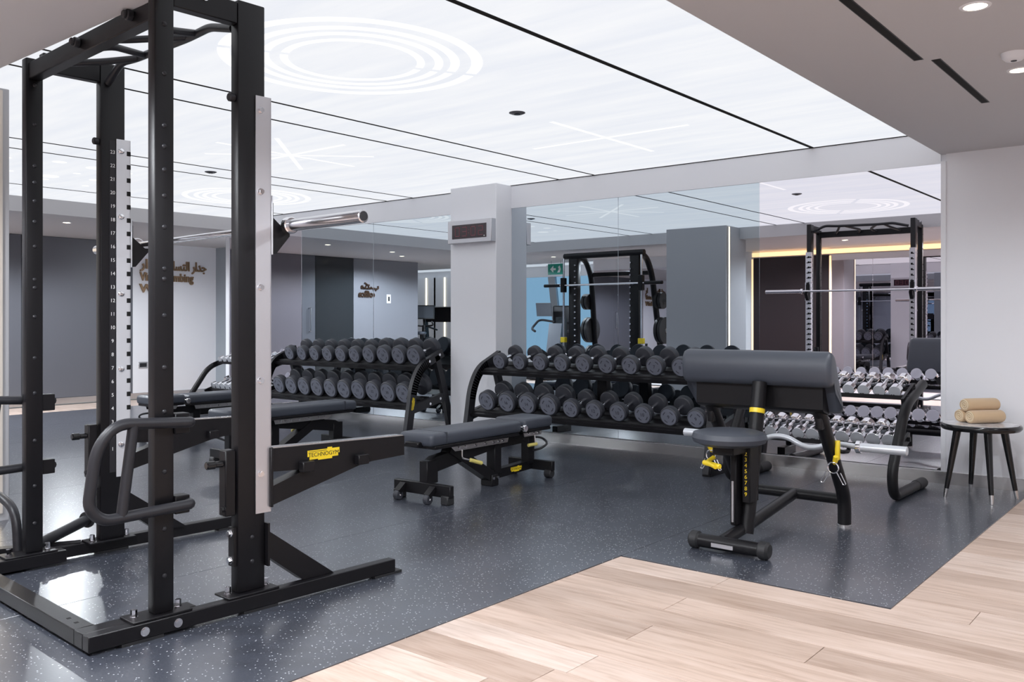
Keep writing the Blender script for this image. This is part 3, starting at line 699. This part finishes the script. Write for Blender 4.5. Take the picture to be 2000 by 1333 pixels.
def dumbbell(x, y, z, r, label, num, group):
    head, disc, ring, hd, L = dumbbell_parts(r)
    t = thing('dumbbell', label, 'dumbbell', (x, y, z), 0, group); t.rotation_euler = (math.radians(17), 0, 0)
    a = put('head', head, t); d = put('face_disc', disc, a); q = put('face_print', ring, d); q['kind'] = 'stuff'
    put('number_print', num_mesh(num), d, (0, -.0031, 0), (math.pi/2, 0, 0))
    put('head', head, t, (0, L, 0)); put('handle', hd, t)
def tier(xa, xb, n, top, rs, nums, where):
    y, zt = (6.50, .724) if top else (6.35, .334)
    for i in range(n):
        r = rs[i]; x = xa+(xb-xa)*i/(n-1)
        dumbbell(x, y-.01, zt+r*1.02+.012, r, '%s black round dumbbell from the left, %s tier, rack %s' % (ordn(i), 'upper' if top else 'lower', where), nums[i], 'black dumbbells on the racks')
tier(-5.47, -3.53, 9, True, [.078, .078, .080, .080, .082, .082, .084, .084, .084], ['4','4','5','5','6','6','7','7','8'], 'right of the pillar')
tier(-5.50, -3.31, 10, False, [.098, .098, .098, .098, .084, .084, .083, .083, .081, .081], ['16','16','14','14','12','12','10','10','9','9'], 'right of the pillar')
tier(-8.73, -6.63, 10, True, [.088, .089, .090, .091, .093, .093, .100, .102, .103, .104], ['18','18','20','20','22','22','24','24','26','26'], 'left of the pillar')
tier(-8.73, -6.63, 10, False, [.108, .108, .108, .109, .109, .110, .112, .112, .112, .112], ['40','38','36','36','34','34','32','32','30','30'], 'left of the pillar')
# ================================================================== CHROME DUMBBELL RACKS
def chrome_rack(label, x0, x1):
    t = thing('chrome_dumbbell_rack', label, 'dumbbell rack', ((x0+x1)/2, 6.5, .004), 0, 'tubular racks of chrome dumbbells'); H = (x1-x0)/2
    for s in (1, -1):
        x = s*H
        P = fil([(x, .34, .745), (x, -.10, .615), (x, -.40, .20), (x, -.36, .036), (x, .30, .036)], .13, 8)
        f_ = MB().tube(P, .034, 16).build('tube_leg', M['black'], t)
        MB().rod((x, .16, .036), (x, .34, .036), .038, .006, 20).build('rubber_sleeve', M['rubber'], f_)
    for z, y0, nm in ((.655, -.02, 'upper'), (.315, -.14, 'lower')):
        for d in (.03, .17): tr = MB().bar((-H, y0+d, z+d*.36), (H, y0+d, z+d*.36), .022, .03).build('cradle_rail', M['black'], t)
        for s in (1, -1): MB().bar((s*(H-.03), y0-.03, z-.02), (s*(H-.03), y0+.24, z+.075), .02, .06).build('end_bracket', M['black'], tr)
        for k in range(11):
            x = -H+.06+k*(2*H-.12)/10
            if ('saddle', nm) not in PM: PM['saddle', nm] = MB().prism([(-.05, z+.012), (.05, z+.012), (.05, z+.03), (.042, z+.03), (.03, z+.018), (-.03, z+.018), (-.042, z+.03), (-.05, z+.03)], 'y', y0+.025, y0+.06).mesh('saddle', M['blackgrey'])
            put('saddle', PM['saddle', nm], tr, (x, 0, 0))
    return t
chrome_rack('black tubular chrome-dumbbell rack behind the preacher bench', -2.93, -1.76)
chrome_rack('black tubular chrome-dumbbell rack at the far left mirror end', -10.30, -9.13)
chm = {}
def chrome_parts(r):
    if r in chm: return chm[r]
    hl = .056; L = .20
    head = MB().tube([(0,0,0), (0,.0015,0), (0,hl-.003,0), (0,hl,0), (0,hl+.006,0)], r, 24, rs=[r-.0015, r, r, r-.003, .018]).mesh('head', M['chrome'])
    face = MB().lathe([(.001, -.001), (r*.95, -.001), (r*.95, .001)], n=24, axis='y').mesh('end_face', M['chromeface'])
    hd = MB().tube([(0, hl, 0), (0, hl+.03, 0), (0, L/2+hl/2, 0), (0, L-.03, 0), (0, L, 0)], .014, 12, rs=[.017, .013, .0155, .013, .017]).mesh('handle', M['chrome'])
    chm[r] = (head, face, hd, L); return chm[r]
def chrome_db(x, y, z, r, label):
    head, face, hd, L = chrome_parts(r)
    t = thing('chrome_dumbbell', label, 'dumbbell', (x, y, z), 0, 'chrome dumbbells'); t.rotation_euler = (math.radians(19), 0, 0)
    a = put('head', head, t); put('end_face', face, a)
    b = put('head', head, t, (0, L+.056, 0), (math.pi, 0, 0)); put('end_face', face, b); put('handle', hd, t)
for k in range(10):
    x = -2.83+k*.107
    chrome_db(x, 6.40, .375, .046 if k < 4 else .050, '%s chrome dumbbell from the left, lower tier behind the preacher bench' % ordn(k))
    if k: chrome_db(x+.01, 6.50, .708, .040 if k < 5 else .043, '%s chrome dumbbell from the left, upper tier behind the preacher bench' % ordn(k-1))
for k in range(10):
    x = -10.20+k*.107
    chrome_db(x, 6.40, .375, .046, '%s chrome dumbbell from the left, lower tier of the far rack' % ordn(k))
    chrome_db(x, 6.50, .708, .040, '%s chrome dumbbell from the left, upper tier of the far rack' % ordn(k))
# ================================================================== PREACHER CURL BENCH
pc = thing('preacher_bench', 'black preacher curl bench with padded arm rest and round seat', 'exercise bench', (0, 0, .004))
XR, XLp, XM = -1.78, -2.43, -2.08
m = MB(); m.prism([(4.715, .845), (4.69, .875), (4.683, .94), (4.69, 1.0), (4.71, 1.028), (4.74, 1.036), (4.775, 1.02), (4.80, .985), (4.915, .74), (4.92, .71), (4.90, .69), (4.86, .70), (4.79, .845), (4.75, .84)], 'x', -2.545, -1.665, True)
bv = [e for e in m.bm.edges if len(e.link_faces) == 2 and any(len(f.verts) > 4 for f in e.link_faces)]
r_ = bmesh.ops.bevel(m.bm, geom=bv, offset=.03, segments=4, affect='EDGES', profile=.5)
for f in m.bm.faces: f.smooth = True
m.build('arm_pad', M['vinyl'], pc)
MB().prism([(4.76, .845), (4.80, .845), (4.865, .70), (4.855, .685), (4.78, .705), (4.76, .72)], 'x', -2.48, -1.73).build('pad_plate', M['black'], pc)
for x in (XR, XLp):
    P = fil([(x, 5.25, .0), (x, 5.25, .17), (x, 4.815, .745)], .22, 10)
    lg = MB().tube(P, .038, 18).build('side_post', M['black'], pc)
    MB().lathe([(.041, 0), (.041, .012), (.038, .014)], (x, 5.25, 0), 20).build('foot_ring', M['steel'], lg)
    MB().box(x-.02, x+.02, 4.83, 4.90, .60, .71, .01, 2).build('pad_bracket', M['black'], lg)
    sx_ = 1 if x == XR else -1
    hk = MB(); hk.tube(fil([(x+sx_*.03, 5.04, .47), (x+sx_*.055, 5.06, .46), (x+sx_*.06, 5.14, .455), (x+sx_*.06, 5.16, .50)], .02), .012, 8); hk.build('bar_catch', M['black'], lg)
    hk = MB(); hk.box(x+sx_*.045-.012, x+sx_*.045+.012, 4.99, 5.02, .42, .53, .006, 2); hk.tube(fil([(x+sx_*.045, 5.0, .44), (x+sx_*.045, 4.95, .40), (x+sx_*.06, 4.93, .45)], .03), .012, 10); hk.build('clip_hook', M['yellow'], lg)
MB().tube([(XLp, 5.25, .155), (XR, 5.25, .155)], .032, 16).build('cross_tube', M['black'], pc)
MB().tube(fil([(XM, 5.25, .155), (XM, 4.56, .075), (XM, 4.26, .05)], .1), .032, 16).build('spine_tube', M['black'], pc)
ft = MB().rod((-2.225, 4.25, .045), (-1.835, 4.25, .045), .036, .004, 22).build('foot_tube', M['black'], pc)
for x0, x1 in ((-2.25, -2.19), (-1.87, -1.81)): MB().rod((x0, 4.25, .046), (x1, 4.25, .046), .045, .012, 22).build('rubber_end', M['rubber'], ft)
MB().box(-2.11, -1.99, 4.208, 4.214, .03, .05).build('rating_plate', M['alu'], ft)
up = MB().tube([(XM+.02, 4.52, .05), (XM+.02, 4.585, .30), (XM+.02, 4.70, .86)], .040, 18).build('seat_upright', M['black'], pc)
MB().tube([(XM+.02, 4.662, .69), (XM+.02, 4.668, .715)], .042, 18).build('yellow_band', M['yellow'], up)
MB().box(XM-.035, XM+.0, 4.44, 4.53, .10, .50, .006).build('seat_slide', M['black'], up)
MB().box(XM-.022, XM-.012, 4.432, 4.44, .12, .34).build('slide_slot', M['alu'], up)
for k in range(1, 10):
    z = .515-(k-1)*.031
    put('scale_number', text_mesh('scale_number', str(k), .030, M['yellow'], .0004), up, (XM+.035, 4.485+.0+ (z-.3)*.2*.0+.0, z), (math.pi/2, 0, math.radians(30)))
MB().box(XM+.012, XM+.058, 4.488, 4.60, .22, .54, .004).build('scale_plate', M['black'], up)
st = MB().lathe([(.02, .535), (.145, .538), (.188, .556), (.198, .58), (.188, .605), (.145, .617), (.001, .621)], (XM-.02, 4.40, 0), 36).build('seat_pad', M['vinyl'], pc)
MB().box(XM-.08, XM+.04, 4.32, 4.56, .49, .54, .006).build('seat_carrier', M['black'], pc)
lv = MB().tube(fil([(XM-.09, 4.36, .47), (XM-.10, 4.30, .45), (XM-.02, 4.24, .44)], .02), .012, 10).build('seat_lever', M['yellow'], pc)
MB().rod((XM-.12, 4.305, .447), (XM-.0, 4.25, .442), .014, .004).build('lever_grip', M['yellow'], lv)
# EZ bar
ez = thing('curl_bar', 'silver cambered curl bar resting on the preacher bench catches', 'curl bar', (0, 0, .004))
ye, ze = 5.135, .485
P = fil([(-2.50, ye, ze), (-2.42, ye, ze), (-2.30, ye, ze-.04), (-2.17, ye, ze+.025), (-2.08, ye, ze+.025), (-1.95, ye, ze-.04), (-1.80, ye, ze+.012), (-1.66, ye, ze)], .07, 6)
MB().tube(P, .0155, 14).build('shaft', M['chromeface'], ez)
for x0, x1 in ((-2.76, -2.50), (-1.66, -1.40)):
    s_ = MB().rod((x0, ye, ze), (x1, ye, ze), .0255, .003, 24).build('sleeve', M['chromeface'], ez)
    a = x1 if x0 < -2.2 else x0
    MB().rod((a-.014, ye, ze), (a+.014, ye, ze), .036, .003, 24).build('collar', M['chrome'], s_)
# spring clips on the yellow hooks
for nm, x in (('right', XR+.045), ('left', XLp-.045)):
    t = thing('spring_clip', 'steel spring collar hanging from the %s yellow hook' % nm, 'spring clip', (x, 4.935, .39), 0, 'spring collars on the yellow hooks')
    P = [(.03*math.cos(a), -.004+.004*a/6.3, .03*math.sin(a)) for a in [k*math.pi/10 for k in range(0, 32)]]
    MB().tube(P, .0035, 8).build('coil', M['chrome'], t)
    for s in (1, -1):
        MB().tube(fil([(s*.018, 0, -.022), (s*.055, 0, -.09), (s*.07, 0, -.085), (s*.04, 0, -.025)], .01), .0033, 8).build('wire_handle', M['chrome'], t)
# ================================================================== STOOL AND TOWELS
sx0, sy0 = -1.345, 6.655
t = thing('side_stool', 'round black stool with marble top and steel tipped legs', 'stool', (sx0, sy0, .004), math.radians(-17))
MB().lathe([(.20, .462), (.236, .466), (.25, .482), (.25, .492), (.243, .503), (.20, .505)], n=48).build('rim', M['blackgloss'], t)
MB().lathe([(.001, .5035), (.232, .5035), (.234, .507), (.001, .507)], n=48).build('marble_top', M['marble'], t)
for k in range(4):
    a = math.radians(45+90*k); c, s_ = math.cos(a), math.sin(a)
    p0, p1 = V((.145*c, .145*s_, .47)), V((.225*c, .225*s_, .0))
    q = p0.lerp(p1, .87)
    lg = MB().cyl(p0, q, .026, 16, .015).build('leg', M['blackgloss'], t)
    MB().cyl(q, p1, .0152, 16, .011).build('steel_tip', M['steel'], lg)
def towel(label, x, y, z, rz, L=.25, r=.046):
    t = thing('rolled_towel', label, 'towel', (x, y, z), rz, 'rolled towels on the stool')
    m = MB(); n = 30; sq = lambda a: (r*1.08*math.cos(a), r*.96*math.sin(a))
    for k in (0,): pass
    rings = []
    for yy, sc in ((-L/2, .90), (-L/2+.008, .98), (-L/2+.02, 1.0), (0, 1.015), (L/2-.02, 1.0), (L/2-.008, .98), (L/2, .90)):
        rings.append([m.bm.verts.new((sc*sq(a*2*math.pi/n)[0], yy, r*.96+sc*sq(a*2*math.pi/n)[1])) for a in range(n)])
    for p, q in zip(rings, rings[1:]):
        for i in range(n): j = (i+1) % n; m._f([p[i], p[j], q[j], q[i]], True)
    m._f(rings[0][::-1]); m._f(rings[-1])
    b = m.build('roll', M['towel'], t)
    for s in (-1, 1):
        P = []
        for k in range(64):
            a = k*.235; rr = .004+(r*.80-.004)*k/63; P.append((1.08*rr*math.cos(a), s*(L/2-.001), r*.96+.96*rr*math.sin(a)))
        MB().tube(P, .0048, 6).build('spiral_edge', M['toweledge'], b)
d = (math.cos(math.radians(39.27)), math.sin(math.radians(39.27)))
rz = math.radians(-50)
RT = math.radians(-38)
towel('lower front rolled beige towel on the marble stool', -1.325, 6.695, .5115, RT)
towel('lower left rolled beige towel, mostly hidden behind the front roll', -1.403, 6.758, .5115, RT)
towel('top rolled beige towel stacked on the other two', -1.364, 6.729, .5880, RT)
# ================================================================== MACHINES SEEN IN THE MIRRORS
sm = thing('smith_machine', 'black Smith machine with chrome guide rods seen in the mirror', 'smith machine', (-8.2, 1.75, .004))
for s in (1, -1):
    x = s*.62
    u_ = MB().box(x-.09, x+.09, -.10, .02, .05, 2.32, .02, 2).build('upright', M['black'], sm)
    [stud(u_, 'peg', (x-s*.06, .02, .36+k*.1), (0, 1, 0), .014, .03, 'chrome') for k in range(19)]
    MB().cyl((x+s*.16, .06, .08), (x+s*.16, .06, 2.28), .018, 12).build('guide_rod', M['chrome'], sm)
    MB().box(x+s*.16-.045, x+s*.16+.045, .02, .10, .84, .93, .006).build('yellow_stop', M['yellow'], sm)
    P = fil([(x, -.05, 2.30), (x, -.35, 2.30), (x, -.55, 2.0), (x+s*.08, -.85, .06)], .25, 8)
    MB().tube(P, .05, 14).build('rear_arm', M['black'], sm)
    MB().box(x-.05, x+.05, -1.0, .45, 0, .08, .01).build('floor_beam', M['black'], sm)
    for z, y in ((1.55, -.62), (1.05, -.70), (.55, -.78)):
        h_ = MB().cyl((x, y, z), (x+s*.32, y, z), .025, 14).build('plate_horn', M['steel'], sm)
    MB().box(x+s*.16-.04, x+s*.16+.04, .02, .11, 1.70, 1.95, .008).build('carriage', M['black'], sm)
MB().tube([(-.80, 0, 2.32), (.80, 0, 2.32)], .05, 16).build('top_tube', M['black'], sm); MB().tube([(-.62, -.55, 2.02), (.62, -.55, 2.02)], .04, 14).build('rear_tube', M['black'], sm)
b_ = MB().rod((-.85, .08, 1.82), (.85, .08, 1.82), .016).build('smith_bar', M['chrome'], sm)
for s in (1, -1): MB().rod((s*.85, .08, 1.82), (s*1.18, .08, 1.82), .028).build('bar_sleeve', M['black'], b_)
pm = MB().lathe([(.03, -.03), (.10, -.03), (.105, -.022), (.19, -.022), (.20, -.03), (.225, -.024), (.225, .024), (.20, .03), (.03, .03)], n=36, axis='x').mesh('plate_body', M['rubber'])
pmh = MB().lathe([(.026, -.034), (.042, -.034), (.042, .034), (.026, .034)], n=20, axis='x').mesh('plate_hub', M['steel'])
for s, sd in ((1, 'pillar'), (-1, 'window')):
    for k, (z, y, sc, lv_) in enumerate(((1.55, -.62, .62, 'top'), (1.05, -.70, 1.0, 'middle'), (.55, -.78, 1.0, 'bottom'))):
        for j in range(2):
            t = thing('weight_plate', '%s black weight plate on the %s horn, %s side of the smith machine' % (('inner', 'outer')[j], lv_, sd), 'weight plate', (-8.2+s*(.62+.09+j*.07), 1.75+y, .004+z), 0, 'weight plates on the smith machine')
            t.scale = (1, sc, sc); put('plate_body', pm, t); put('plate_hub', pmh, t)
# exercise bike
bk = thing('exercise_bike', 'black exercise bike with tilted screen seen in the mirror', 'exercise bike', (-13.75, .5, 0), math.radians(143))
MB().box(-.06, .06, -.55, .55, .0, .06, .01).build('base_rail', M['black'], bk)
for y in (-.5, .5): MB().rod((-.28, y, .04), (.28, y, .04), .035, .01).build('foot_tube', M['black'], bk)
MB().prism([(-.35, .05), (.45, .05), (.30, .55), (.12, .85), (.04, .85), (0, .5), (-.2, .35)], 'x', -.05, .05).build('body_shell', M['black'], bk)
MB().rod((-.06, .22, .32), (.06, .22, .32), .24, .015, 30).build('flywheel_cover', M['blackgrey'], bk)
MB().tube([(0, .08, .8), (0, .14, 1.12)], .045, 14).build('head_post', M['black'], bk)
MB().tube(fil([(-.22, -.22, 1.20), (-.22, .02, 1.12), (0, .14, 1.10), (.22, .02, 1.12), (.22, -.22, 1.20)], .08), .018, 10).build('handlebar', M['black'], bk)
MB().tube(fil([(0, .14, 1.12), (0, .26, 1.2), (0, .22, 1.32)], .05), .02, 10).build('screen_arm', M['black'], bk)
sc_ = MB(); sc_.bar((0, .16, 1.26), (0, .24, 1.56), .44, .03, (0, 1, 0)); sc_ = sc_.build('console', M['black'], bk)
MB().bar((0, .145, 1.28), (0, .222, 1.54), .40, .012, (0, 1, 0)).build('screen', M['screen'], sc_)
MB().tube([(0, -.18, .4), (0, -.30, .92)], .03, 12).build('seat_post', M['black'], bk); MB().box(-.10, .10, -.45, -.18, .92, .99, .03, 3).build('saddle', M['vinyl'], bk)
# stepper / cross trainer
cx_ = thing('cross_trainer', 'black cross trainer with long curved arms seen in the mirror', 'cross trainer', (-13.0, -.55, 0), math.radians(160))
MB().box(-.25, .25, -.8, .7, 0, .08, .02).build('base', M['black'], cx_)
MB().prism([(-.1, .05), (.75, .05), (.75, .75), (.55, 1.0), (.25, .95), (.0, .5)], 'x', -.2, .2).build('drive_housing', M['black'], cx_)
MB().tube([(0, .3, .9), (0, .2, 1.4)], .04, 12).build('mast', M['black'], cx_); MB().box(-.2, .2, .12, .17, 1.35, 1.6, .01).build('console', M['black'], cx_)
for s in (1, -1):
    MB().tube(fil([(s*.28, .2, .5), (s*.30, .12, 1.05), (s*.30, -.08, 1.45), (s*.28, -.06, 1.72)], .15), .02, 10).build('swing_arm', M['blackgrey'], cx_)
    MB().bar((s*.16, -.75, .2), (s*.16, .2, .34), .1, .05).build('pedal_beam', M['blackgrey'], cx_); MB().box(s*.16-.08, s*.16+.08, -.55, -.15, .27, .31, .01).build('foot_plate', M['rubber'], cx_)
# selectorised machine by windows
lp = thing('chest_press', 'black seated chest press machine by the blue windows', 'weight machine', (-11.2, -1.0, 0), math.radians(-20))
MB().box(-.5, .5, -.6, .6, 0, .07, .01).build('base_frame', M['black'], lp)
MB().box(-.2, .2, -.6, -.35, .05, 1.55, .04, 3).build('weight_tower', M['black'], lp)
MB().box(-.12, .12, -.37, -.34, .3, 1.3).build('tower_window', M['darkglass'], lp)
MB().bar((0, .28, .5), (0, .05, 1.15), .28, .1, (0, 1, 0)).build('back_rest', M['vinyl'], lp); MB().box(-.2, .2, .25, .62, .42, .52, .03, 3).build('seat', M['vinyl'], lp)
for s in (1, -1):
    MB().tube(fil([(s*.15, -.3, 1.2), (s*.45, -.2, 1.25), (s*.5, .2, 1.05), (s*.35, .42, 1.0)], .12), .025, 10).build('press_arm', M['blackgrey'], lp)
MB().bar((-.3, -.1, 1.32), (-.3, -.02, 1.6), .34, .03, (0, 1, 0)).build('screen', M['screen'], lp)
tm = thing('treadmill', 'black treadmill with upright console beyond the cross trainer', 'treadmill', (-14.9, -1.9, 0), math.radians(-10))
MB().box(-.42, .42, -.9, .9, .05, .2, .03, 2).build('deck', M['black'], tm); MB().box(-.3, .3, -.88, .7, .2, .205).build('belt', M['rubber'], tm)
for s in (1, -1): MB().bar((s*.4, .75, .15), (s*.4, .9, 1.3), .08, .1, (0, 1, 0)).build('side_mast', M['black'], tm); MB().tube(fil([(s*.4, .88, 1.1), (s*.4, .4, 1.0)], .05), .022, 10).build('hand_rail', M['black'], tm)
MB().bar((0, .85, 1.2), (0, .95, 1.55), .8, .06, (0, 1, 0)).build('console', M['black'], tm); MB().bar((0, .81, 1.3), (0, .90, 1.53), .45, .01, (0, 1, 0)).build('screen', M['screen'], tm)
